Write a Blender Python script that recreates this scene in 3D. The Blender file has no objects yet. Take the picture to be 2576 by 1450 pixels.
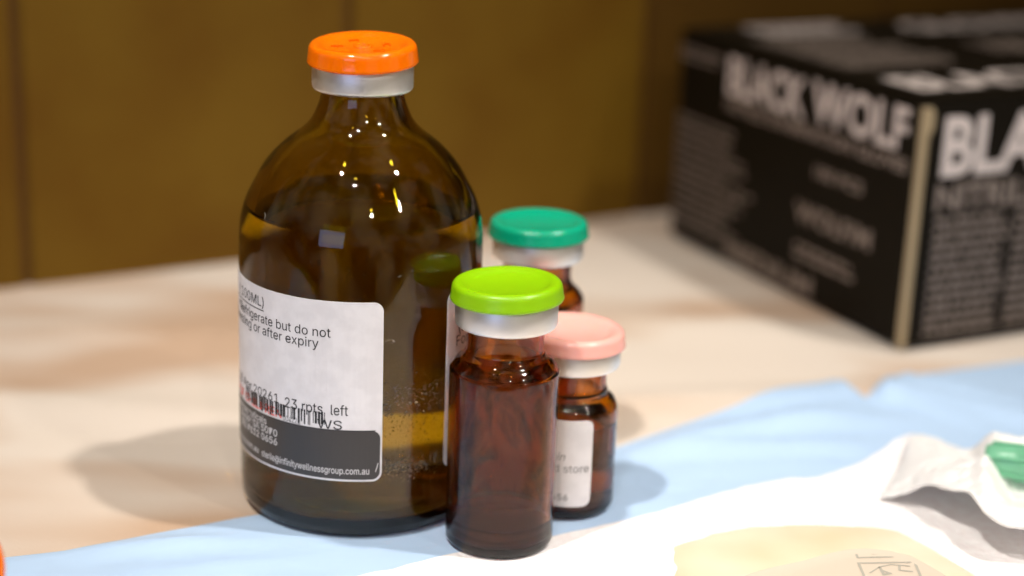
import bpy, bmesh, math, random
from mathutils import Vector, Matrix, noise
random.seed(7)
MM = 0.001
D = bpy.data
SC = bpy.context.scene
COL = SC.collection
R = math.radians

# ------------------------------------------------------------------ camera
TH, ROLL, CAMH = R(17.5), R(2.1), 158.0
fwd = Vector((0, math.cos(TH), -math.sin(TH)))
rt = Vector((1, 0, 0))
up = rt.cross(fwd)
c_, s_ = math.cos(ROLL), math.sin(ROLL)
rt2, up2 = c_*rt + s_*up, -s_*rt + c_*up
cam_d = D.cameras.new("camera")
cam = D.objects.new("camera", cam_d)
COL.objects.link(cam)
M3 = Matrix((rt2, up2, -fwd)).transposed()
cam.matrix_world = Matrix.Translation((0, 0, CAMH*MM)) @ M3.to_4x4()
cam_d.sensor_width = 36
cam_d.lens = 4300/2576*36
cam_d.clip_start = 0.01
cam_d.clip_end = 50
cam_d.dof.use_dof = True
cam_d.dof.focus_distance = 0.341
cam_d.dof.aperture_fstop = 5.9
SC.camera = cam

# ------------------------------------------------------------------ world: dim warm room light
w = D.worlds.new("World")
SC.world = w
w.use_nodes = True
nt = w.node_tree
bg = nt.nodes["Background"]
tc = nt.nodes.new("ShaderNodeTexCoord")
nz = nt.nodes.new("ShaderNodeTexNoise")
nz.inputs["Scale"].default_value = 2.6
nz.inputs["Detail"].default_value = 2
cr = nt.nodes.new("ShaderNodeValToRGB")
cr.color_ramp.elements[0].position = 0.46
cr.color_ramp.elements[0].color = (0.03, 0.02, 0.010, 1)
cr.color_ramp.elements[1].position = 0.66
cr.color_ramp.elements[1].color = (1.05, 0.88, 0.62, 1)
nt.links.new(tc.outputs["Generated"], nz.inputs["Vector"])
nt.links.new(nz.outputs["Fac"], cr.inputs["Fac"])
nt.links.new(cr.outputs["Color"], bg.inputs["Color"])
bg.inputs["Strength"].default_value = 0.46

# ------------------------------------------------------------------ lamps: small ceiling downlights and a window
AIM = Vector((10, 345, 25))*MM
SPREAD = 30
def lamp(name, az, el, dist, size, power, col=(1, .94, .87), sy=None, aim=AIM):
    l = D.lights.new(name, 'AREA')
    l.shape = 'DISK' if sy is None else 'RECTANGLE'
    l.size = size
    if sy: l.size_y = sy
    else: l.spread = R(SPREAD)      # narrow beam downlights: a pool of light on the bench
    l.energy = power*(1 if sy else .0305)
    l.color = col
    o = D.objects.new(name, l)
    COL.objects.link(o)
    a, e = R(az), R(el)
    d = Vector((math.sin(a)*math.cos(e), -math.cos(a)*math.cos(e), math.sin(e)))
    o.location = aim + d*dist
    o.rotation_euler = d.to_track_quat('Z', 'Y').to_euler()
    return o
lamp("ceiling_lamp", 78, 63, 1.5, 0.060, 12.0)
lamp("ceiling_lamp", -10, 58, 1.5, 0.056, 3.6)
lamp("ceiling_lamp", 49, 39, 1.7, 0.060, 3.2)
lamp("ceiling_lamp", 15, 39, 1.7, 0.056, 2.2)
lamp("ceiling_lamp", -45, 67, 1.5, 0.056, 11.5)
lamp("window_light", -24, 13, 1.9, 0.78, 4.2, (.45, .58, 1), .66)

SC.render.engine = 'CYCLES'
SC.view_settings.view_transform = 'Standard'
SC.view_settings.look = 'None'
SC.view_settings.exposure = 0.0
SC.view_settings.gamma = 1
cy = SC.cycles
cy.max_bounces = 18
cy.transmission_bounces = 16
cy.glossy_bounces = 8
cy.diffuse_bounces = 4
cy.transparent_max_bounces = 8
cy.sample_clamp_indirect = 30.0
cy.use_denoising = True
cy.blur_glossy = 0.0

# ------------------------------------------------------------------ materials
def mat(name, col, rough=.5, metal=0, **kw):
    m = D.materials.new(name)
    m.use_nodes = True
    b = m.node_tree.nodes["Principled BSDF"]
    b.inputs["Base Color"].default_value = (*col, 1)
    b.inputs["Roughness"].default_value = rough
    b.inputs["Metallic"].default_value = metal
    for k, v in kw.items():
        b.inputs[k.replace("_", " ")].default_value = v
    return m
def N(m, t): return m.node_tree.nodes.new(t)
def LK(m, a, b): m.node_tree.links.new(a, b)
def noisecol(m, c0, c1, scale, p0=.35, p1=.65, detail=4, stretch=(1, 1, 1), coord="Object", dist=0, rough=.5):
    b = m.node_tree.nodes["Principled BSDF"]
    t = N(m, "ShaderNodeTexCoord"); mp = N(m, "ShaderNodeMapping"); n = N(m, "ShaderNodeTexNoise"); r = N(m, "ShaderNodeValToRGB")
    mp.inputs["Scale"].default_value = stretch
    n.inputs["Scale"].default_value = scale; n.inputs["Detail"].default_value = detail
    n.inputs["Distortion"].default_value = dist; n.inputs["Roughness"].default_value = rough
    r.color_ramp.elements[0].position = p0; r.color_ramp.elements[0].color = (*c0, 1)
    r.color_ramp.elements[1].position = p1; r.color_ramp.elements[1].color = (*c1, 1)
    LK(m, t.outputs[coord], mp.inputs["Vector"]); LK(m, mp.outputs[0], n.inputs["Vector"])
    LK(m, n.outputs["Fac"], r.inputs["Fac"]); LK(m, r.outputs["Color"], b.inputs["Base Color"])
    return m
def bump(m, scale, strength, dist=.0002, detail=3, node="Principled BSDF", stretch=(1, 1, 1)):
    b = m.node_tree.nodes[node]
    t = N(m, "ShaderNodeTexCoord"); mp = N(m, "ShaderNodeMapping"); n = N(m, "ShaderNodeTexNoise"); u = N(m, "ShaderNodeBump")
    mp.inputs["Scale"].default_value = stretch
    n.inputs["Scale"].default_value = scale; n.inputs["Detail"].default_value = detail
    u.inputs["Strength"].default_value = strength; u.inputs["Distance"].default_value = dist
    LK(m, t.outputs["Object"], mp.inputs["Vector"]); LK(m, mp.outputs[0], n.inputs["Vector"])
    LK(m, n.outputs["Fac"], u.inputs["Height"]); LK(m, u.outputs["Normal"], b.inputs["Normal"])
    return m
def glass(name, ior, sig, rough=0.0):
    """clear dielectric with an absorbing body; sig = absorption per metre (r,g,b)"""
    m = D.materials.new(name); m.use_nodes = True
    n = m.node_tree; n.nodes.clear()
    o = n.nodes.new("ShaderNodeOutputMaterial"); g = n.nodes.new("ShaderNodeBsdfGlass"); g.name = "glass"
    g.inputs["IOR"].default_value = ior; g.inputs["Roughness"].default_value = rough
    n.links.new(g.outputs[0], o.inputs["Surface"])
    if sig:
        v = n.nodes.new("ShaderNodeVolumeAbsorption"); d = max(sig)
        v.inputs["Density"].default_value = d
        v.inputs["Color"].default_value = (*[1-s/d for s in sig], 1)
        n.links.new(v.outputs[0], o.inputs["Volume"])
    return m
M = {}
def translucent(m, fac):
    n = m.node_tree; b = n.nodes["Principled BSDF"]; t = n.nodes.new("ShaderNodeBsdfTranslucent"); x = n.nodes.new("ShaderNodeMixShader")
    src = b.inputs["Base Color"].links
    if src: n.links.new(src[0].from_socket, t.inputs["Color"])
    x.inputs["Fac"].default_value = fac
    n.links.new(b.outputs[0], x.inputs[1]); n.links.new(t.outputs[0], x.inputs[2])
    n.links.new(x.outputs[0], n.nodes["Material Output"].inputs["Surface"])
    return m
M['cloth'] = bump(noisecol(mat('cream_cloth', (.7, .6, .46), .75), (.56, .39, .27), (.74, .65, .56), 10, .40, .56, 2.5, (.75, 1.8, 1)), 900, .25, .0003)  # tan noise patches stand in for soft shadow zones on the table
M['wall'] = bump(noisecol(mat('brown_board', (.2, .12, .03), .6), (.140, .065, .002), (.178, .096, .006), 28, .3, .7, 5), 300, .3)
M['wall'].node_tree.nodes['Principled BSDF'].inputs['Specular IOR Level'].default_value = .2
M['wall_shaded'] = noisecol(mat('shaded_brown_board', (.1, .05, .01), .6), (.085, .038, .003), (.115, .055, .006), 12, .3, .7, 3)  # same brown boards, with the shade at the right end put into the colour
M['groove'] = mat('board_groove', (.13, .05, .003), .7)
M['blue'] = bump(mat('blue_plastic', (.50, .68, .92), .4), 60, .5, .0016, 2)
M['tissue'] = bump(noisecol(mat('white_tissue', (.93, .90, .90), .85), (.90, .84, .84), (.95, .93, .93), 420, .30, .6, 5), 700, .8, .0006, 5)
M['paper'] = bump(noisecol(mat('label_paper', (.8, .78, .8), .42), (.74, .72, .74), (.80, .78, .80), 260, .4, .6), 500, .08)
M['paper_back'] = noisecol(mat('label_adhesive_back', (.6, .4, .3), .6), (.06, .01, .005), (1.0, .60, .26), 120, .40, .58, 6, (1, 1, .55), dist=1.2, rough=.62)
translucent(M['paper_back'], .45)
M['ink'] = mat('black_ink', (.012, .012, .014), .5)
M['red_ink'] = mat('red_ink', (.85, .10, .07), .5)
M['grey_ink'] = mat('grey_ink', (.17, .17, .18), .5)
M['band'] = bump(mat('charcoal_print', (.040, .036, .036), .38), 500, .08)
M['white_ink'] = mat('white_ink', (.62, .60, .60), .5)
M['alu'] = bump(mat('brushed_aluminium', (.90, .87, .84), .46, 1.0), 1800, .12, .0001, 2)
M['orange'] = mat('orange_plastic', (1.0, .18, .001), .12, Subsurface_Weight=.15, Subsurface_Scale=.002)
M['lime'] = mat('lime_plastic', (.27, .56, .001), .33, Subsurface_Weight=.1, Subsurface_Scale=.002)
M['teal'] = mat('teal_plastic', (.001, .36, .20), .25, Subsurface_Weight=.1, Subsurface_Scale=.002)
M['pink'] = mat('pink_plastic', (.93, .46, .40), .2, Subsurface_Weight=.15, Subsurface_Scale=.002)
M['amber'] = glass('amber_glass', 1.46, (118, 190, 1000))
M['amber_dark'] = glass('dark_amber_glass', 1.46, (300, 800, 2600), .01)
_m = M['amber_dark']; _g = _m.node_tree.nodes['glass']
_t = N(_m, "ShaderNodeTexCoord"); _p = N(_m, "ShaderNodeMapping"); _p.inputs["Scale"].default_value = (1, 1, .6)
_n = N(_m, "ShaderNodeTexNoise"); _n.inputs["Scale"].default_value = 260; _n.inputs["Detail"].default_value = 5; _n.inputs["Distortion"].default_value = .8
_r = N(_m, "ShaderNodeMapRange"); _r.inputs["From Min"].default_value = .45; _r.inputs["From Max"].default_value = .7; _r.inputs["To Max"].default_value = .16
LK(_m, _t.outputs["Object"], _p.inputs["Vector"]); LK(_m, _p.outputs[0], _n.inputs["Vector"]); LK(_m, _n.outputs["Fac"], _r.inputs["Value"]); LK(_m, _r.outputs[0], _g.inputs["Roughness"])
bump(_m, 230, .16, .0005, 4, 'glass', (1, 1, .6))
bump(M['amber'], 90, .05, .0006, 2, 'glass')
M['brown_liquid'] = glass('brown_liquid', 1.34, (22, 68, 200))
M['label_back'] = mat('label_back', (.90, .72, .24), .6)  # bright yellow imitates the glow of light coming through the label
M['liquid'] = glass('clear_liquid', 1.33, (6, 9, 22))
M['water'] = glass('condensation_water', 1.33, None)
M['black_card'] = bump(mat('black_card', (.006, .004, .0015), .6, Specular_IOR_Level=.12), 400, .1)
M['print_white'] = mat('white_print', (.68, .59, .55), .5)
M['print_grey'] = mat('grey_print', (.24, .19, .16), .5)
M['strip'] = mat('pale_board_edge', (.44, .34, .20), .6)
M['film'] = bump(mat('white_package_paper', (.93, .92, .91), .5), 250, .5, .0006)
M['beige'] = bump(noisecol(mat('beige_wrapper', (.8, .66, .4), .4), (.86, .70, .48), (.92, .83, .64), 40, .3, .7, 2), 120, .2, .0006)
M['beige_print'] = mat('beige_inner_paper', (.74, .64, .52), .5)
M['icon'] = mat('faded_grey_print', (.50, .47, .40), .5)
M['wall_shaded'].node_tree.nodes['Principled BSDF'].inputs['Specular IOR Level'].default_value = .2
for k in ('orange', 'lime', 'teal', 'pink'): bump(M[k], 700, .12, .0002, 4)
M['rubber'] = mat('grey_rubber', (.2, .2, .2), .7)

# ------------------------------------------------------------------ mesh helpers (all input in millimetres)
def link(o, parent=None):
    COL.objects.link(o)
    if parent: o.parent = parent
    return o
def obj(name, bm, m, parent=None, smooth=True):
    me = D.meshes.new(name)
    bmesh.ops.recalc_face_normals(bm, faces=bm.faces)
    for v in bm.verts: v.co *= MM
    bm.to_mesh(me); bm.free()
    me.materials.append(m)
    if smooth:
        for p in me.polygons: p.use_smooth = True
    return link(D.objects.new(name, me), parent)
def pyobj(name, vs, fs, m, parent=None, smooth=False):
    me = D.meshes.new(name)
    me.from_pydata([(x*MM, y*MM, z*MM) for x, y, z in vs], [], fs)
    me.materials.append(m)
    if smooth:
        for p in me.polygons: p.use_smooth = True
    return link(D.objects.new(name, me), parent)
def thing(name, label, cat, loc=(0, 0, 0), rz=0, group=None):
    o = D.objects.new(name, None)
    o.empty_display_size = .01
    link(o)
    o.location = Vector(loc)*MM
    o.rotation_euler = (0, 0, rz)
    tag(o, label, cat, group)
    return o
def tag(o, label=None, cat=None, group=None, kind=None):
    for k, v in (('label', label), ('category', cat), ('group', group), ('kind', kind)):
        if v: o[k] = v
    return o
def smooth_profile(pts, n=4):
    """Catmull-Rom through (r, z)"""
    out = []
    P = [pts[0]] + list(pts) + [pts[-1]]
    for i in range(1, len(P)-2):
        p0, p1, p2, p3 = P[i-1:i+3]
        for k in range(n):
            t = k/n
            out.append(tuple(.5*((2*p1[j]) + (-p0[j]+p2[j])*t + (2*p0[j]-5*p1[j]+4*p2[j]-p3[j])*t*t + (-p0[j]+3*p1[j]-3*p2[j]+p3[j])*t**3) for j in (0, 1)))
    out.append(pts[-1])
    return out
def lathe(prof, seg=96, closed=False, bm=None):
    """revolve (r,z) points; r=0 ends become poles; closed joins last ring to first"""
    bm = bm or bmesh.new()
    rings = []
    for r, z in prof:
        if r < 1e-6: rings.append([bm.verts.new((0, 0, z))])
        else: rings.append([bm.verts.new((r*math.cos(2*math.pi*i/seg), r*math.sin(2*math.pi*i/seg), z)) for i in range(seg)])
    pairs = list(zip(rings, rings[1:])) + ([(rings[-1], rings[0])] if closed else [])
    for a, b in pairs:
        for i in range(seg):
            j = (i+1) % seg
            if len(a) == 1 and len(b) == 1: continue
            if len(a) == 1: bm.faces.new((a[0], b[i], b[j]))
            elif len(b) == 1: bm.faces.new((a[i], a[j], b[0]))
            else: bm.faces.new((a[i], a[j], b[j], b[i]))
    return bm
def arc(cx, cz, r, a0, a1, n=6):
    return [(cx + r*math.cos(R(a0+(a1-a0)*k/n)), cz + r*math.sin(R(a0+(a1-a0)*k/n))) for k in range(n+1)]
def cylp(u, z, rad):
    """point on a cylinder: u = arc length to the right of the side that faces the camera"""
    a = u/rad
    return (rad*math.sin(a), -rad*math.cos(a), z)
def patch(name, rad, u0, u1, z0, z1, m, parent, thick=.08, cr=1.6, step=.8, corners=(1, 1), wob=0):
    """a sheet wrapped on a cylinder, corners rounded, with its own thickness"""
    us = [u0 + cr*(1-math.cos(R(90*k/6))) for k in range(6)] if corners[0] else [u0]
    n = max(2, int((u1-u0)/step))
    a0, b0 = (u0+cr if corners[0] else u0), (u1-cr if corners[1] else u1)
    us += [a0+(b0-a0)*k/n for k in range(0 if corners[0] else 1, n+1)]
    if corners[1]: us += [u1-cr*(1-math.cos(R(90-90*k/6))) for k in range(1, 7)]
    nv = 6
    vs, fs = [], []
    for lay in (0, 1):
        for u in us:
            e = 0
            if corners[0] and u < u0+cr: e = cr-math.sqrt(max(0, cr*cr-(u0+cr-u)**2))
            if corners[1] and u > u1-cr: e = cr-math.sqrt(max(0, cr*cr-(u-(u1-cr))**2))
            for k in range(nv+1):
                zz = z0+e+(z1-z0-2*e)*k/nv
                ww = wob*noise.noise(Vector((u*.12, zz*.1, rad)))
                vs.append(cylp(u, zz, rad+lay*thick+abs(ww)))
    W = nv+1; Lr = len(us)*W
    for i in range(len(us)-1):
        for k in range(nv):
            a = i*W+k
            fs.append((a, a+1, a+W+1, a+W)); b = a+Lr
            fs.append((b, b+W, b+W+1, b+1))
        a = i*W; fs.append((a, a+W, a+W+Lr, a+Lr))
        a = i*W+nv; fs.append((a, a+Lr, a+W+Lr, a+W))
    for k in range(nv):
        fs.append((k, k+Lr, k+1+Lr, k+1)); a = (len(us)-1)*W+k
        fs.append((a, a+1, a+1+Lr, a+Lr))
    o = pyobj(name, vs, fs, m, parent, False)
    if m is M['paper']:
        o.data.materials.append(M['label_back'])
        for p in o.data.polygons:
            if all(i < Lr for i in p.vertices): p.material_index = 1
    return o
_tc = {}
FONT = None
try:
    import os
    FONT = D.fonts.load(os.path.join(bpy.utils.resource_path('LOCAL'), 'datafiles', 'fonts', 'Inter.woff2'))
except Exception:
    FONT = None
def text_geo(s, bold=0, shear=0):
    key = (s, bold, shear)
    if key not in _tc:
        c = D.curves.new("t", 'FONT'); c.body = s; c.size = 10; c.resolution_u = 3; c.offset = bold; c.shear = shear
        if FONT and bold < .25: c.font = FONT
        o = D.objects.new("t", c); COL.objects.link(o)
        dg = bpy.context.evaluated_depsgraph_get(); dg.update()
        me = D.meshes.new_from_object(o.evaluated_get(dg))
        vs = [tuple(v.co) for v in me.vertices]; fs = [tuple(p.vertices) for p in me.polygons]
        D.objects.remove(o); D.curves.remove(c); D.meshes.remove(me)
        _tc[key] = (vs, fs)
    return _tc[key]
def text(s, mapf, u0=None, u1=None, base=0, cap=2, m=None, parent=None, bold=0, shear=0, clipmin=None, name='lettering'):
    """cap = capital height; the line is scaled to fill u0..u1 if both are given"""
    vs, fs = text_geo(s, bold, shear)
    x0, x1 = min(v[0] for v in vs), max(v[0] for v in vs)
    hv = text_geo('H', bold)[0]
    sy = cap/(max(v[1] for v in hv)-min(v[1] for v in hv))
    sx = (u1-u0)/(x1-x0) if (u0 is not None and u1 is not None) else sy
    if u0 is None: u0 = u1-(x1-x0)*sx
    P = [mapf(u0+(v[0]-x0)*sx, base+v[1]*sy) for v in vs]
    if clipmin is not None:
        fs = [f for f in fs if min(base+vs[i][1]*sy for i in f) >= clipmin]
    return pyobj(name, P, fs, m, parent)
def bars(rects, mapf, m, parent, name, kind=None):
    vs, fs = [], []
    for (a, b, c, d) in rects:
        n = max(1, int((b-a)/1.0)) if kind != 'flat' else 1
        for k in range(n):
            ua, ub = a+(b-a)*k/n, a+(b-a)*(k+1)/n
            i = len(vs)
            vs += [mapf(ua, c), mapf(ub, c), mapf(ub, d), mapf(ua, d)]
            fs.append((i, i+1, i+2, i+3))
    return pyobj(name, vs, fs, m, parent)

# ------------------------------------------------------------------ the setting: table cloth and board wall
def seglerp(pts, x):
    if x <= pts[0][0]: return pts[0][1]
    for (a, b), (c, d) in zip(pts, pts[1:]):
        if x <= c: return b+(d-b)*(x-a)/(c-a)
    return pts[-1][1]
BASES = [(-32.3, 348.6, 26), (-.9, 326.7, 12), (13.5, 345.9, 11), (5.6, 375.3, 12)]
def calm(x, y):
    """0 beside the bottles so that they stand flat, 1 away from them"""
    k = 1
    for bx, by, br in BASES:
        d = math.hypot(x-bx, y-by)-br
        k = min(k, max(0, min(1, d/26)))
    lx, ly = (x-110)*.895+(y-455)*.445, -(x-110)*.445+(y-455)*.895      # flat under the box too
    d = math.hypot(max(0, -lx, lx-236), max(0, -ly, ly-127))
    k = min(k, max(0, min(1, (d-3)/30)))
    return k*k*(3-2*k)
def ridge(x, y, cx, cy_, ang, wid, length, h):
    a = R(ang); dx, dy = x-cx, y-cy_
    s, t = dx*math.cos(a)+dy*math.sin(a), -dx*math.sin(a)+dy*math.cos(a)
    return h*math.exp(-(t/wid)**2-(s/length)**4)
def cloth_h(x, y):
    h = ridge(x, y, 60, 412, 14, 9, 60, 2.6) + ridge(x, y, 70, 470, -6, 12, 60, 2.4) + ridge(x, y, -90, 445, 4, 16, 80, 2.6)  # folds added to shade the table in bands like soft shadows
    h += ridge(x, y, -120, 395, 172, 10, 90, 1.8)
    h += 1.1*noise.noise(Vector((x*.012, y*.02, 3)))
    return h*calm(x, y)-.0
def grid(fx, fy, fn, name, m, parent=None, smooth=True):
    """fn(i,j) -> xyz over fx by fy"""
    vs = [fn(i, j) for i in range(fx) for j in range(fy)]
    fs = [(i*fy+j, (i+1)*fy+j, (i+1)*fy+j+1, i*fy+j+1) for i in range(fx-1) for j in range(fy-1)]
    return pyobj(name, vs, fs, m, parent, smooth)
FRONT = 192  # table and pad cut short out of view so the glass reflects less light
def cfn(i, j):
    u, v = i/160*2-1, j/140*2-1
    x = 380*u*(.45+.55*abs(u)**3)*2.2; y = 420+(330 if v > 0 else 230)*v*(.6+.4*abs(v)**3)
    if j == 0: return (x, FRONT, -90)          # cloth hangs over an added, unseen bench edge that darkens the reflections
    if j == 1: return (x, FRONT+.5, -3)
    return (x, max(y, FRONT+2), cloth_h(x, y)-.55)
BLUE = [(-240, 215), (-160, 286), (-140, 295), (-100.6, 309.4), (-89, 314.2), (-70, 325), (-53.4, 334), (-30, 345), (0, 362), (27.2, 379.3), (58.9, 405.7), (79, 425), (85, 429.0), (88, 427), (92.5, 414), (96, 421), (100, 431.5), (105, 435), (124.6, 443.5), (144, 452), (180, 470), (240, 505)]
WHITE = [(-240, 160), (-110, 262), (-60, 288), (-32.5, 305), (-20, 312), (-10, 319), (0, 322.5), (11.3, 329), (26, 337.4), (40.4, 346.5), (53, 355.6), (60, 360.2), (65, 362.6), (72, 364), (84, 374), (99.9, 392.8), (106, 388), (113.6, 381.8), (125, 381), (160, 398), (240, 450)]
def edge_y(x): return seglerp(BLUE, x)
def white_y(x): return seglerp(WHITE, x) + .5*noise.noise(Vector((x*.25, 0, 9)))
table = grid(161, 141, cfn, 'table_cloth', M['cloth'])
table['kind'] = 'structure'

WO, WD = Vector((43.6, 594.4)), Vector((.868, .497))
WD = (Vector((43.6, 594.4))-Vector((-145.4, 488.5))).normalized()
WN = Vector((WD.y, -WD.x))
wall = D.objects.new('wall', None); link(wall)
wall['kind'] = 'structure'; wall.empty_display_size = .01
def board(s0, s1, m, tilt=0, off=0, h=420):
    """one upright board of the wall, from s0 to s1 mm along it"""
    bm = bmesh.new()
    pts = [(s0, 0), (s1, 0), (s1, 1.6), (s0, 1.6)]
    for z in (-3, h):
        for s, d in pts:
            q = WO+WD*s-WN*(d+off)
            bm.verts.new((q.x, q.y, z))
    v = list(bm.verts)
    for f in ((0, 1, 2, 3), (7, 6, 5, 4), (0, 4, 5, 1), (1, 5, 6, 2), (2, 6, 7, 3), (3, 7, 4, 0)): bm.faces.new([v[k] for k in f])
    bmesh.ops.bevel(bm, geom=[e for e in bm.edges if abs(e.verts[0].co.z-e.verts[1].co.z) > 1], offset=1.0, segments=3, affect='EDGES')
    return obj('board', bm, m, wall, False)
G1, G2, G3 = -216.6, -112.7, 0
for a, b, m in ((-430, -322, M['wall']), (-319, G1-1.1, M['wall']), (G1+1.1, G2-1.1, M['wall']), (G2+1.1, G3-.8, M['wall']), (G3+1.2, 105, M['wall_shaded']), (108, 211, M['wall_shaded']), (214, 320, M['wall_shaded']), (323, 430, M['wall_shaded'])):
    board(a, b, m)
bm = bmesh.new()
q = [WO+WD*s-WN*d for s, d in ((-430, 1.7), (430, 1.7), (430, 9), (-430, 9))]
for z in (-3, 419):
    for p in q: bm.verts.new((p.x, p.y, z))
v = list(bm.verts)
for f in ((0, 1, 2, 3), (7, 6, 5, 4), (0, 4, 5, 1), (1, 5, 6, 2), (2, 6, 7, 3), (3, 7, 4, 0)): bm.faces.new([v[k] for k in f])
obj('backing_board', bm, M['groove'], wall, False)

# ------------------------------------------------------------------ the disposable underpad
pad = thing('underpad', 'blue plastic backed disposable pad with white tissue centre under the vials', 'underpad', (0, 0, 0))
def pad_h(x, y):
    h = .35*noise.noise(Vector((x*.05, y*.05, 1)))+.25*noise.noise(Vector((x*.13, y*.16, 5)))
    h += ridge(x, y, 60, 392, 28, 3.2, 34, 2.4) + ridge(x, y, 58, 380, 12, 3, 30, 2.0) + ridge(x, y, 112, 425, -22, 3.5, 34, 3.4) + ridge(x, y, 118, 412, -25, 4, 34, 3.2) + ridge(x, y, 104, 412, -35, 2.4, 22, 2.4)
    h += ridge(x, y, -70, 318, 12, 3.0, 34, 2.0) + ridge(x, y, -46, 312, 16, 3, 26, .9) + ridge(x, y, 88, 400, 15, 5, 20, 1.5)
    h *= min(1, max(0, (edge_y(x)-y)/9))
    return max(h, -.2)*calm(x, y)
def bfn(i, j):
    x = -230+i*1.0
    e = edge_y(x)+.6*noise.noise(Vector((x*.08, 4, 0)))
    t = j/60
    y = e-t*max(e-FRONT-1, 1)
    drop = -.35 if j == 0 else 0
    base = max(cloth_h(x, y), 0)
    return (x, y, -.12+pad_h(x, y)+base+drop)
grid(461, 61, bfn, 'blue_backing', M['blue'], pad)
def tfn(i, j):
    x = -230+i*1.0
    e = white_y(x)
    t = (j/80)**1.3
    y = e-t*max(e-FRONT-1, 1)
    z = .05+pad_h(x, y)+.18*noise.noise(Vector((x*.3, y*.3, 2)))*calm(x, y)+max(cloth_h(x, y), 0)
    z += ridge(x, y, 100, 388, 10, 5, 12, .8)
    if j == 0: z -= .15
    return (x, y, z)
grid(461, 81, tfn, 'white_tissue', M['tissue'], pad)

# ------------------------------------------------------------------ bottles
def facing(x, y): return math.atan2(-x, -(-y)) if False else math.atan2(-x/math.hypot(x, y), y/math.hypot(x, y))
def flip_cap(parent, z0, m, r=11.5, h=4.3, tilt=(0, 0), emboss=False, recess=1.0):
    rr = 1.25
    p = [(0, z0), (r-1.2, z0), (r-.1, z0), (r+.02, z0+.25), (r-.12, z0+.7), (r-.3, z0+h-rr-.2)]
    p += arc(r-.35-rr, z0+h-rr, rr, 10, 90, 6)[0:]
    p += [(r-2.6, z0+h-.12), (r-3.3, z0+h-.55*recess), (r-4.2, z0+h-recess), (0, z0+h-recess*1.02)]
    o = obj('flip_cap', lathe(p, 112), m, parent)
    o.rotation_euler = (tilt[0], tilt[1], 0)
    o.location = Vector((-math.sin(tilt[1])*z0, math.sin(tilt[0])*z0, (1-math.cos(tilt[1]))*z0))*MM
    if emboss:
        t = z0+h-recess
        bm = lathe([(1.9, t-.1), (1.9, t+.32), (1.65, t+.4), (1.4, t+.32), (1.4, t-.1)], 40)
        obj('raised_ring', bm, m, o)
        bm = lathe([(0, t+.12), (.5, t+.12), (.6, t-.1)], 20); obj('raised_dot', bm, m, o)
        for k, (ang, lst) in enumerate(((180, [(0, 0, 2.6, .3), (0, 0, .3, 1.8)]), (15, [(-.7, 0, .3, 2.4), (.5, 0, .3, 2.4), (0, .2, 1.4, .3)]), (-52, [(0, 0, 2.2, .3), (.9, .5, .3, 1.2)]), (110, [(0, 0, 2.0, .3), (-.8, 0, .3, 1.5)]))):
            bm = bmesh.new()
            for (cx, cyy, w_, d_) in lst:
                g = bmesh.ops.create_cube(bm, size=1)['verts']
                bmesh.ops.scale(bm, vec=(w_, d_, .8), verts=g)
                bmesh.ops.translate(bm, vec=(cx, cyy, t+.02), verts=g)
            bmesh.ops.translate(bm, vec=(5.2*math.cos(R(ang)), 5.2*math.sin(R(ang)), 0), verts=bm.verts)
            obj('raised_mark', bm, m, o, False)
    return o
def collar(parent, z0, z1, r=10.4, rn=8.5):
    p = [(rn, z0+.25), (rn+.5, z0), (r-1.2, z0)] + arc(r-.9, z0+.95, .95, -80, -5, 6) + [(r+.05, z0+2), (r, z1-.3), (r-.3, z1), (0, z1)]
    return obj('crimp_collar', lathe(p, 112), M['alu'], parent)
def bottle(name, label, x, y, outer, wall_, base_t, level, gm, lm, group=None):
    """outer: (r,z) from the heel to the lip; a real shell with liquid inside"""
    t = thing(name, label, 'medicine vial' if 'vial' in name else 'medicine bottle', (x, y, 0), facing(x, y), group)
    o = smooth_profile(outer, 4)
    inner = [(max(.5, r-wall_), z) for r, z in o if z > base_t+1.5]
    inner = [(0, base_t+.4), (inner[0][0]*.55, base_t), (inner[0][0]*.9, base_t+.15), (inner[0][0]*.985, base_t+.7)] + inner
    punt = [(0, .9), (outer[0][0]*.6, .7), (outer[0][0]*.88, .15)]
    prof = punt + o + inner[::-1]
    obj('glass_body', lathe(prof, 128), gm, t)
    li = [(r+.06 if r > 0 else 0, z-(.06 if z < base_t+.8 else 0)) for r, z in inner if z < level]
    (ra, za), (rb2, zb) = next(((a, b) for a, b in zip(inner[3:], inner[4:]) if a[1] < level <= b[1]), (inner[-2], inner[-1]))
    rl = ra+(rb2-ra)*(level-za)/(zb-za)+.06
    li += [(rl, level), (0, level)]
    obj('liquid', lathe(li, 128), lm, t)
    return t
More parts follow.
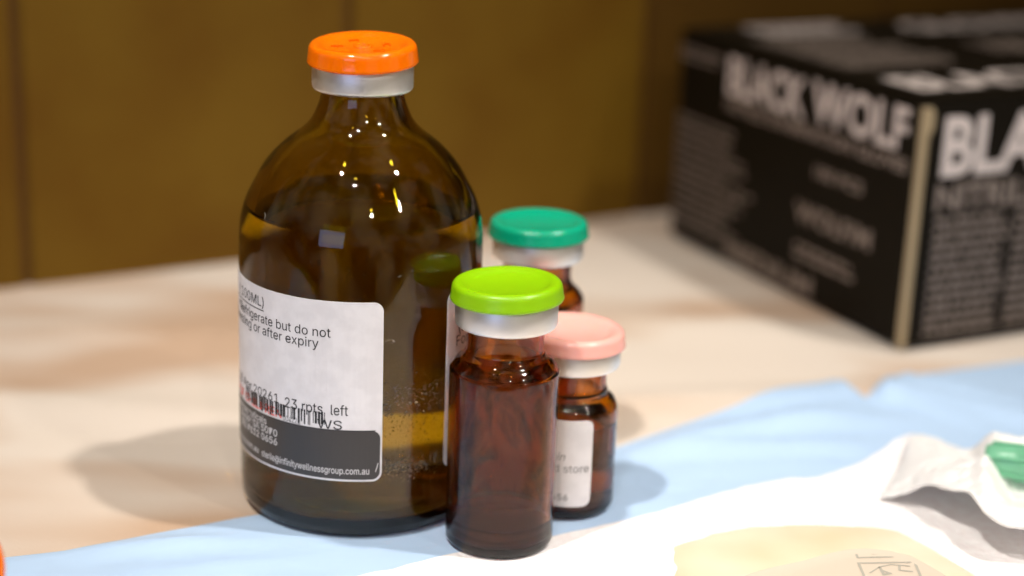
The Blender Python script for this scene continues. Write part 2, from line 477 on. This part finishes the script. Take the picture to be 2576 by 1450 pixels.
def drops(parent, rad, n, fn, name='condensation', sc=(.12, .42), seed=3):
    rnd = random.Random(seed)
    vs, fs = [], []
    k = 0
    while k < n:
        got = fn(rnd)
        if got is None: continue
        u, z, q = got
        s = (sc[0]+(sc[1]-sc[0])*rnd.random()**2.2)*q
        sx, sz = s*rnd.uniform(.8, 1.3), s*rnd.uniform(.75, 1.2)
        b = len(vs); seg = 7
        for ring, (rr, hh) in enumerate(((1, -.06), (.82, .30), (.42, .50))):
            for i in range(seg):
                a = 2*math.pi*i/seg
                vs.append(cylp(u+sx*rr*math.cos(a), z+sz*rr*math.sin(a), rad+hh*s))
        vs.append(cylp(u, z, rad+.56*s)); vs.append(cylp(u, z, rad-.05))
        for ring in (0, 1):
            for i in range(seg):
                j = (i+1) % seg
                fs.append((b+ring*seg+i, b+ring*seg+j, b+(ring+1)*seg+j, b+(ring+1)*seg+i))
        for i in range(seg):
            j = (i+1) % seg
            fs.append((b+2*seg+i, b+2*seg+j, b+3*seg)); fs.append((b+j, b+i, b+3*seg+1))
        k += 1
    o = pyobj(name, vs, fs, M['water'], parent, True)
    o['kind'] = 'stuff'
    return o

# ---- the large bottle
BIG = (-32.3, 348.6)
prof = [(23.2, 0), (24.6, .5), (25.5, 2.0), (25.8, 4.5), (25.8, 20), (25.8, 40), (25.8, 55), (25.65, 60), (25.2, 63.7), (24.1, 67.2), (22.2, 71.0), (19.9, 74.8), (16.3, 78.6), (12.6, 81.5), (10.7, 83.6), (9.5, 86.0), (8.75, 88.2), (8.5, 90), (8.5, 94)]
big = bottle('medicine_bottle', 'large amber glass bottle with orange cap and a charcoal and white label', *BIG, prof, 2.5, 2.8, 65.2, M['amber'], M['liquid'])
collar(big, 90.0, 96.4)
flip_cap(big, 96.0, M['orange'], tilt=(R(4), R(-1.5)), emboss=True, r=11.5, h=4.0, recess=1.0)
RB = 25.84
U0, U1 = 18.6-2*math.pi*0, 4.6
CIRC = 2*math.pi*RB
lab = patch('label', RB, 19.2-CIRC, 4.6, 13.3, 52.0, M['paper'], big, .10, 2.0, 1.2, wob=.05)
mp = lambda d: (lambda u, z: cylp(u*(RB+d)/RB, z, RB+d))
m1, m2, m3 = mp(.17), mp(.20), mp(.24)
patch('dark_band', RB+.155, 19.9-CIRC, 4.2, 13.75, 24.5, M['band'], lab, .03, 1.7, 1.2)
patch('white_rule', RB+.19, 19.9-CIRC, 3.2, 24.45, 24.62, M['ink'], lab, .01, .05, 1.2, corners=(0, 0))
def bt(s, mf, **k):
    return text(s, mf, parent=lab, **k)
bt('( 100ML)', m1, u1=-22.2, base=47.9, cap=2.05, m=M['ink'])
bars([(-36, -22.2, 47.0, 47.2)], m1, M['ink'], lab, 'underline')
bt('*Refrigerate but do not', m1, u1=-6.0, base=44.4, cap=1.95, m=M['ink'])
bt('freezing or after expiry', m1, u1=-8.5, base=41.95, cap=1.95, m=M['ink'])
bt('20 Apr 20261', m1, u1=-18.0, base=28.2, cap=1.95, m=M['ink'])
bt('23 rpts', m1, u0=-16.3, u1=-7.6, base=27.8, cap=2.2, m=M['ink'])
bt('left', m1, u0=-5.9, u1=-2.4, base=27.8, cap=2.2, m=M['ink'])
bt('OF REACH OF CHILDREN', m1, u1=-17.2, base=25.1, cap=2.0, m=M['red_ink'], bold=.1)
bt('004222', m1, u0=-16.8, u1=-12.6, base=24.75, cap=1.2, m=M['grey_ink'])
bt('WS', m1, u0=-8.8, u1=-3.6, base=24.72, cap=1.9, m=M['ink'])
rb = random.Random(11); u = -30.0; br = []
while u < -6.9:
    w_ = rb.choice((.16, .16, .3, .45, .6)); lo = 25.5 + (u+30)/23*(-.0) if u > -17 else 25.3
    if u+w_ > -6.8: break
    br.append((u, u+w_, max(24.75, 25.55-(.5 if rb.random() < .2 else 0)), 28.25)); u += w_+rb.choice((.16, .25, .4, .62))
bars(br, m2, M['ink'], lab, 'barcode')
bt('pharmaceuticals', m2, u1=-21.6, base=22.5, cap=1.5, m=M['white_ink'], bold=.1)
bars([(-36, -21.6, 22.05, 22.15)], m2, M['white_ink'], lab, 'underline')
bt('Glynde SA 5070', m2, u1=-18.4, base=20.6, cap=1.55, m=M['white_ink'], bold=.12)
bt('(08) 7132 0656', m2, u1=-18.4, base=18.7, cap=1.55, m=M['white_ink'], bold=.12)
bt('infinitywellnessgroup.com.au', m2, u0=-48, u1=-24.5, base=15.1, cap=1.4, m=M['white_ink'], bold=.1)
bt('sterile@infinitywellnessgroup.com.au', m2, u0=-23.3, u1=2.0, base=14.95, cap=1.45, m=M['white_ink'], bold=.08)
bt('/', m2, u0=3.2, u1=3.9, base=15.7, cap=1.6, m=M['white_ink'])
ML2 = lambda u, z: m1(u-CIRC, z)
bt('(50MG/ML)', ML2, u0=23.0, base=42.6, cap=2.2, m=M['ink'], bold=.12)
bt('For injection', ML2, u0=22.3, base=39.8, cap=2.2, m=M['ink'])
def dband(rnd):
    if rnd.random() < .7:
        z = rnd.choice((rnd.gauss(30, 3.2), rnd.uniform(14, 34), rnd.gauss(15.8, 1.2)))
        u = rnd.uniform(5.0, 18.9)
        q = 1.0 if z > 27 or z < 18 else .55
        if z > 38 or z < 12: return None
        return u, z, q
    u = rnd.uniform(-40, 20); z = rnd.uniform(4, 13)
    return u, z, .45
drops(big, 25.8, 1250, dband, sc=(.10, .36))
def fine(rnd):
    z = rnd.uniform(36, 60); u = rnd.uniform(-38, 38)
    if z < 52.5 and not (5 < u < 18.8): return None
    return u, z, .35
drops(big, 25.8, 260, fine, 'dust_specks', seed=8)

# ---- the lime capped vial
def vial_profile(rb_, hb, hn, rn=7.9, top=50):
    return [(rb_-1.6, 0), (rb_-.6, .35), (rb_-.1, 1.3), (rb_, 2.6), (rb_, hb*.4), (rb_, hb*.7), (rb_, hb-1.2), (rb_-.25, hb+.3), (rb_-1.1, hb+1.7), (rb_-2.4, hb+2.8), (rn+.35, hb+3.8), (rn, hb+4.9), (rn, hn), (rn, top)]
def hair(parent, mf, pts, m, name='scratch', w_=.05):
    vs, fs = [], []
    for i, (u, z) in enumerate(pts):
        vs += [mf(u-w_, z), mf(u+w_, z)]
        if i: fs.append((2*i-2, 2*i-1, 2*i+1, 2*i))
    return pyobj(name, vs, fs, m, parent)
gv = bottle('medicine_vial', 'tall dark amber vial with a lime green cap, nearest of the three small vials', -.9, 326.7, vial_profile(11.25, 38.0, 47, 7.9, 52), 1.2, 1.6, 6.2, M['amber_dark'], M['brown_liquid'], 'small amber vials')
collar(gv, 47.4, 53.6, 10.4, 7.9)
flip_cap(gv, 53.0, M['lime'], tilt=(0, R(-1.6)), r=11.5, h=3.6, recess=.9)
RV = 11.28
lb = patch('label', RV, 19, 2*math.pi*RV-19, 2.5, 37.2, M['paper_back'], gv, .1, 1.2, .6)
def gd(rnd):
    u = rnd.choice((rnd.uniform(7, 14), rnd.uniform(-16, 16))); z = rnd.uniform(8, 37)
    return u, z, .5
drops(gv, 11.25, 160, gd, seed=5)

M['lint'] = mat('lint', (.8, .75, .65), .8)
hm = lambda u, z: cylp(u, z, 25.86)
for pts in ([(4.9, 43.6), (5.6, 43.9), (6.4, 44.0), (6.9, 43.5), (6.3, 43.2), (5.6, 43.1)], [(7.5, 57.0), (7.9, 57.3), (8.2, 57.2)], [(-21.5, 66), (-21.2, 66.8), (-21.4, 67.4)]):
    hair(big, hm if pts[0][1] < 60 else (lambda u, z: cylp(u*25/23.9, z, 24.6)), pts, M['lint'], 'lint_fibre', .05)

# ---- the pink capped vial
pv = bottle('medicine_vial', 'short amber vial with a pink cap and a white label beside the lime capped vial', 13.5, 345.9, vial_profile(10.35, 23.6, 32, 7.6, 36), 1.2, 1.5, 20.5, M['amber_dark'], M['brown_liquid'], 'small amber vials')
collar(pv, 32.6, 37.9, 10.3, 7.6)
flip_cap(pv, 37.3, M['pink'], tilt=(0, R(1.0)), r=11.35, h=3.5, recess=.9)
RP = 10.39
lp = patch('label', RP, -17.5, 5.45, 3.5, 23.3, M['paper'], pv, .10, 1.7, .6)
pm = lambda u, z: cylp(u*(RP+.15)/RP, z, RP+.15)
text('lamin', pm, u1=-.45, base=14.2, cap=1.75, m=M['grey_ink'], parent=lp, shear=.25)
text('Refrigerate and store', pm, u1=4.75, base=11.5, cap=1.75, m=M['grey_ink'], parent=lp)
text('(08) 7132 0656', pm, u1=.4, base=5.0, cap=1.5, m=M['grey_ink'], parent=lp, bold=.12)

# ---- the teal capped vial
tv = bottle('medicine_vial', 'amber vial with a teal cap standing behind the lime and pink capped vials', 5.6, 375.3, vial_profile(11.0, 38.0, 47, 7.8, 51), 1.2, 1.6, 33, M['amber_dark'], M['brown_liquid'], 'small amber vials')
collar(tv, 47.4, 53.2, 10.4, 7.8)
flip_cap(tv, 52.6, M['teal'], tilt=(0, R(-.5)), r=11.5, h=3.7, recess=.9)
patch('label', 11.04, -18, 5.3, 4, 37.5, M['paper'], tv, .10, 1.6, .6)

# ------------------------------------------------------------------ the black glove box
KB = Vector((110, 455)); Ld = Vector((-.445, .895)).normalized(); Rd = Vector((Ld.y, -Ld.x))
HB = 71.0
box = thing('glove_box', 'black cardboard glove box with white lettering standing at the right', 'box', (KB.x, KB.y, .0), math.atan2(Rd.y, Rd.x))
# local frame: +x along the front face, +y away from the camera along the left face
bm = bmesh.new()
g = bmesh.ops.create_cube(bm, size=1)['verts']
bmesh.ops.scale(bm, vec=(236, 127, HB), verts=g); bmesh.ops.translate(bm, vec=(118, 63.5, HB/2+.6), verts=g)
bmesh.ops.bevel(bm, geom=bm.edges[:], offset=.8, segments=2, affect='EDGES')
body = obj('carton', bm, M['black_card'], box, False)
bm = bmesh.new()
# pale bare board edge folded round the near corner, with a rounded tab at the top
n_ = 10
outl = [(-2.9, .8), (1.7, .8)] + [(1.7, 60)] + [(1.0+2.1*math.sin(R(a))*1.0, 67-2.6*math.cos(R(a))) for a in range(40, 175, 15)] + [(-2.9, 69.3)]
def wrap(s, z, o_=.25): return (s, -o_, z) if s > 0 else (-o_, -s, z)
vs = []; fs = []
cols = [(-2.6, 1, 69.5), (-.9, 1, 69.8), (0, 1, 69.9), (1.0, 1, 69.9), (2.0, 62.5, 69.3), (2.9, 63.6, 68.3), (3.3, 65, 67)]
cols = [(-1.9, .8, 69.6), (-.02, .8, 69.9), (.02, .8, 69.9), (1.2, .8, 69.9), (1.2, 61.5, 69.9), (2.2, 62.6, 69.2), (2.8, 64, 68)]
for s, a, b in cols: vs += [wrap(s, a), wrap(s, b)]
for i in range(len(cols)-1): fs.append((2*i, 2*i+1, 2*i+3, 2*i+2))
strip = pyobj('board_edge_strip', vs, fs, M['strip'], box)
sm = strip.modifiers.new('s', 'SOLIDIFY'); sm.thickness = .0004; sm.offset = 1
FL = lambda u, z: (-.12, u, z+.6)                # left face, u = distance from the near corner
FR = lambda u, z: (u, -.12, z+.6)
def FLm(a, z): return FL(-a, z)                   # text runs from the far corner towards the near one
FT = lambda u, v_: (u, v_, HB+.6+.12)
bx = lambda s, f, a, b, z0, z1, m, bold=.3: text(s, f, u0=a, u1=b, base=z0, cap=z1-z0, m=m, parent=body, bold=bold)
bx('BLACK', FLm, -97, -55, 55, 67.2, M['print_white'], .3)
bx('WOLF', FLm, -51.5, -6.5, 55.5, 68, M['print_white'], .3)
bx('NITRILE EXAMINATION GLOVES', FLm, -97, -5.5, 49.6, 53.6, M['print_grey'], .35)
bx('MEDIUM', FLm, -91, -44, 1.6, 8, M['print_grey'], .3)
bx('WOLF/M', FLm, -55, -18, 24, 30, M['print_grey'], .3)
bx('100 PCS', FLm, -47, -24, 39, 42.6, M['print_grey'], .3)
rr_ = random.Random(4)
def lines(f, a, b, z0, z1, pitch, hh, m, name='small_print', ragged=.2):
    out = []; z = z1
    while z > z0:
        e = b-(b-a)*ragged*rr_.random(); x = a
        while x < e:
            w_ = rr_.uniform(1.2, 6); out.append((x, min(e, x+w_), z-hh, z)); x += w_+.9
        z -= pitch
    return bars(out, f, m, body, name, 'flat')
lines(FLm, -126, -100, 62, 65.5, 2.6, 1.3, M['print_grey'])
lines(FLm, -126, -78, 6, 42.5, 3.0, 1.15, M['print_grey'], ragged=.35)
lines(FLm, -54, -20, 13, 17, 3, 1.5, M['print_grey'])
bx('BLACK', FR, 7, 71, 50, 67, M['print_white'], .34)
bx('WOLF', FR, 77, 141, 50, 67, M['print_white'], .34)
bx('NITRILE', FR, 6.4, 44, 39.8, 47.4, M['print_grey'], .3)
bx('EXAMINATION GLOVES', FR, 48, 130, 39.8, 47.4, M['print_grey'], .3)
lines(FR, 7, 34, 3, 37.5, 3.0, 1.5, M['print_grey'], ragged=.1)
lines(FR, 36, 62, 3, 37.5, 3.0, 1.5, M['print_grey'], ragged=.3)
bx('BLACK', FT, 8, 70, 13, 32, M['print_white'], .3)
bx('WOLF', FT, 76, 140, 13, 32, M['print_white'], .3)
lines(FT, 8, 54, 48, 98, 6, 3, M['print_grey'])
lines(FT, 20, 60, 104, 122, 7, 4, M['print_white'])
bx('GLOVES', FT, 78, 140, 102, 118, M['print_white'], .3)
bx('100', FT, 78, 100, 60, 80, M['print_grey'], .3)

# ------------------------------------------------------------------ paper wrapper with the needle hub inside
pk = thing('needle_wrapper', 'torn white paper needle wrapper curling up off the pad at the right edge', 'wrapper', (0, 0, 0))
front = [(84.3, 352.2, .6), (88.5, 350, 3.2), (92.9, 346.9, 7), (96.5, 339.9, 9), (99.3, 336.7, 10), (100, 330.5, 10), (101, 327.4, 9.2), (103.1, 323, 9), (107.1, 321.9, 9), (118, 320, 9.4), (140, 316, 10)]
back = [(96, 378, 1.2), (98, 385.2, 3), (103, 383, 3.4), (106.6, 378, 3.2), (109, 373, 5), (110.6, 368.5, 10), (112, 366, 13), (114, 364.2, 14.4), (118, 363.7, 15), (130, 364, 15), (152, 366, 14)]
def interp(P, t):
    k = t*(len(P)-1); i = min(int(k), len(P)-2); f = k-i
    return [P[i][j]+(P[i+1][j]-P[i][j])*f for j in range(3)]
def interp3(P, t):
    k = t*(len(P)-1); i = min(int(k), len(P)-2); f = k-i
    q = [P[max(0, i-1)], P[i], P[i+1], P[min(len(P)-1, i+2)]]
    return [.5*(2*q[1][j]+(q[2][j]-q[0][j])*f+(2*q[0][j]-5*q[1][j]+4*q[2][j]-q[3][j])*f*f+(3*q[1][j]-q[0][j]-3*q[2][j]+q[3][j])*f**3) for j in range(3)]
def wfn(i, j):
    t, s = i/110, j/50
    a, b = interp3(front, t), interp3(back, t)
    p = [a[k]+(b[k]-a[k])*s for k in range(3)]
    p[2] += (2.4*math.sin(math.pi*s)*math.sin(math.pi*min(1, t*1.3)) - 9.5*math.exp(-((t-.82)/.2)**2-((s-.66)/.3)**2)) + .7*noise.noise(Vector((p[0]*.16, p[1]*.22, 7))) + .35*noise.noise(Vector((p[0]*.5, p[1]*.6, 2)))
    p[2] = max(p[2], .5)
    return tuple(p)
ws = grid(111, 51, wfn, 'paper_sheet', M['film'], pk)
so = ws.modifiers.new('s', 'SOLIDIFY'); so.thickness = .00035
# rolled rim of the curled edge
def rim(P, rad, name, m, parent, n=60, seg=8):
    vs, fs = [], []
    for i in range(n+1):
        p = Vector(interp3(P, i/n)); q = Vector(interp3(P, min(1, i/n+.01)))-Vector(interp3(P, max(0, i/n-.01)))
        q.normalize(); s = q.cross(Vector((0, 0, 1))).normalized(); u_ = s.cross(q)
        for k in range(seg):
            a = 2*math.pi*k/seg; vs.append(tuple(p+(s*math.cos(a)+u_*math.sin(a))*rad))
    for i in range(n):
        for k in range(seg):
            l = (k+1) % seg; fs.append((i*seg+k, i*seg+l, (i+1)*seg+l, (i+1)*seg+k))
    return pyobj(name, vs, fs, m, parent, True)
rim(front[1:], .42, 'rolled_edge', M['film'], pk)
# clear plastic blister over the hub
M['blister'] = glass('clear_blister', 1.25, None, .12)
hub = thing('needle_hub', 'green plastic needle hub lying inside the torn white wrapper', 'needle hub', (118.3, 353.0, 9.8), R(-15))
M['green_hub'] = mat('green_plastic', (.24, .66, .40), .3, Transmission_Weight=.25)
hub.scale = (1.25, 1.25, 1.25)
hp = [(0, -9), (2.2, -9), (2.7, -8.4), (3.0, -5), (3.3, -1), (4.4, -.6), (4.4, .6), (3.4, 1), (3.4, 6), (2.9, 6), (2.9, 1), (0, 1)]
bm = lathe(hp, 40)
bmesh.ops.rotate(bm, cent=(0, 0, 0), matrix=Matrix.Rotation(R(90), 3, 'Y'), verts=bm.verts)
obj('hub_body', bm, M['green_hub'], hub)
for k in range(6):
    bm = bmesh.new(); g = bmesh.ops.create_cube(bm, size=1)['verts']
    bmesh.ops.scale(bm, vec=(6.5, .5, 1.1), verts=g); bmesh.ops.translate(bm, vec=(-4.6, 0, 3.0), verts=g)
    bmesh.ops.rotate(bm, cent=(0, 0, 0), matrix=Matrix.Rotation(R(60*k), 3, 'X'), verts=bm.verts)
    obj('rib', bm, M['green_hub'], hub, False)

# ------------------------------------------------------------------ beige packet with printed symbols
bp = thing('glove_packet', 'beige paper packet with rounded top and faded printed symbols at the bottom', 'packet', (0, 0, 0))
TOP = [(28, 290), (33, 306), (35.2, 313), (35.3, 324.3), (38, 327), (45, 332.5), (52.9, 336.3), (60, 337.6), (70, 338.2), (80, 338), (85, 336.3), (90, 329), (96.5, 317), (104, 304), (112, 290)]
def bfn2(i, j):
    t, s = i/80, j/24
    k = t*(len(TOP)-1); a = min(int(k), len(TOP)-2); f = k-a
    x, y = TOP[a][0]+(TOP[a+1][0]-TOP[a][0])*f, TOP[a][1]+(TOP[a+1][1]-TOP[a][1])*f
    cx, cyy = 70, 286
    X, Y = x+(cx-x)*s, y+(cyy-y)*s
    z = .5+1.9*math.sin(math.pi/2*min(1, s*2.6)) + .25*noise.noise(Vector((X*.1, Y*.1, 3)))
    if j == 0: z = .25
    return (X, Y, z)
grid(81, 25, bfn2, 'wrapper_sheet', M['beige'], bp)
INN = [(40, 292), (44, 303), (49.5, 308.2), (55, 311.6), (61.1, 314.7), (66, 318), (70.8, 320.5), (75, 321.5), (79.6, 320.8), (83.6, 318.9), (86, 315.5), (88.4, 311.5), (92, 304), (96, 292)]
def ifn(i, j):
    t, s = i/70, j/14
    k = t*(len(INN)-1); a = min(int(k), len(INN)-2); f = k-a
    x, y = INN[a][0]+(INN[a+1][0]-INN[a][0])*f, INN[a][1]+(INN[a+1][1]-INN[a][1])*f
    X, Y = x+(70-x)*s, y+(288-y)*s
    return (X, Y, 2.75 if j else 3.1)
inn = grid(71, 15, ifn, 'printed_panel', M['beige_print'], bp)
rim([(x, y, 2.75) for x, y in INN], .28, 'folded_edge', M['beige'], bp)
# printed square frames, each with the part of its symbol that shows
def pr(u, v_): return (72.4+u*.1*1.165+(v_ < 0)*0, 315.1+v_*.1+u*.1*.14, 2.85)
def stroke(pts, w_, m, parent, name):
    vs, fs = [], []
    for (x0, y0), (x1, y1) in zip(pts, pts[1:]):
        d = Vector((x1-x0, y1-y0)); L_ = d.length or 1; n2 = Vector((-d.y, d.x))/L_*w_/2; e = d/L_*w_/2
        i = len(vs)
        for px, py, sg in ((x0-e.x, y0-e.y, 1), (x1+e.x, y1+e.y, 1), (x1+e.x, y1+e.y, -1), (x0-e.x, y0-e.y, -1)):
            vs.append((px+n2.x*sg, py+n2.y*sg, 2.83+.004*(len(fs) % 3)))
        fs.append((i, i+1, i+2, i+3))
    return pyobj(name, vs, fs, m, parent)
stroke([(72.5, 305), (72.4, 315.1), (84.1, 316.5), (83.8, 305)], .55, M['icon'], inn, 'symbol_frame')
stroke([(72.6, 320.2), (72.7, 317.6), (82.3, 318.9)], .55, M['icon'], inn, 'symbol_frame')
stroke([(74.4, 320.5), (76.2, 319.4), (78.6, 319.5), (79.9, 320.3)], .35, M['icon'], inn, 'symbol_stroke')
stroke([(74.0, 311), (76.5, 313.8), (79, 315), (82.6, 314.6)], .35, M['icon'], inn, 'symbol_stroke')
stroke([(76.4, 313.4), (76.6, 310.4), (78, 311), (76.8, 312)], .6, M['icon'], inn, 'symbol_stroke')
stroke([(80.6, 314.6), (80.2, 312.6), (82.6, 312.2)], .5, M['icon'], inn, 'symbol_stroke')

# ------------------------------------------------------------------ orange cap lying at the left edge, close to the lens
oc = thing('loose_cap', 'blurred orange plastic cap cut off by the bottom left corner', 'cap', (-99.3, 271.0, 16), 0)
flip_cap(oc, 0, M['orange'], r=11.5, h=4.4)
oc.rotation_euler = (R(60), R(20), R(10))
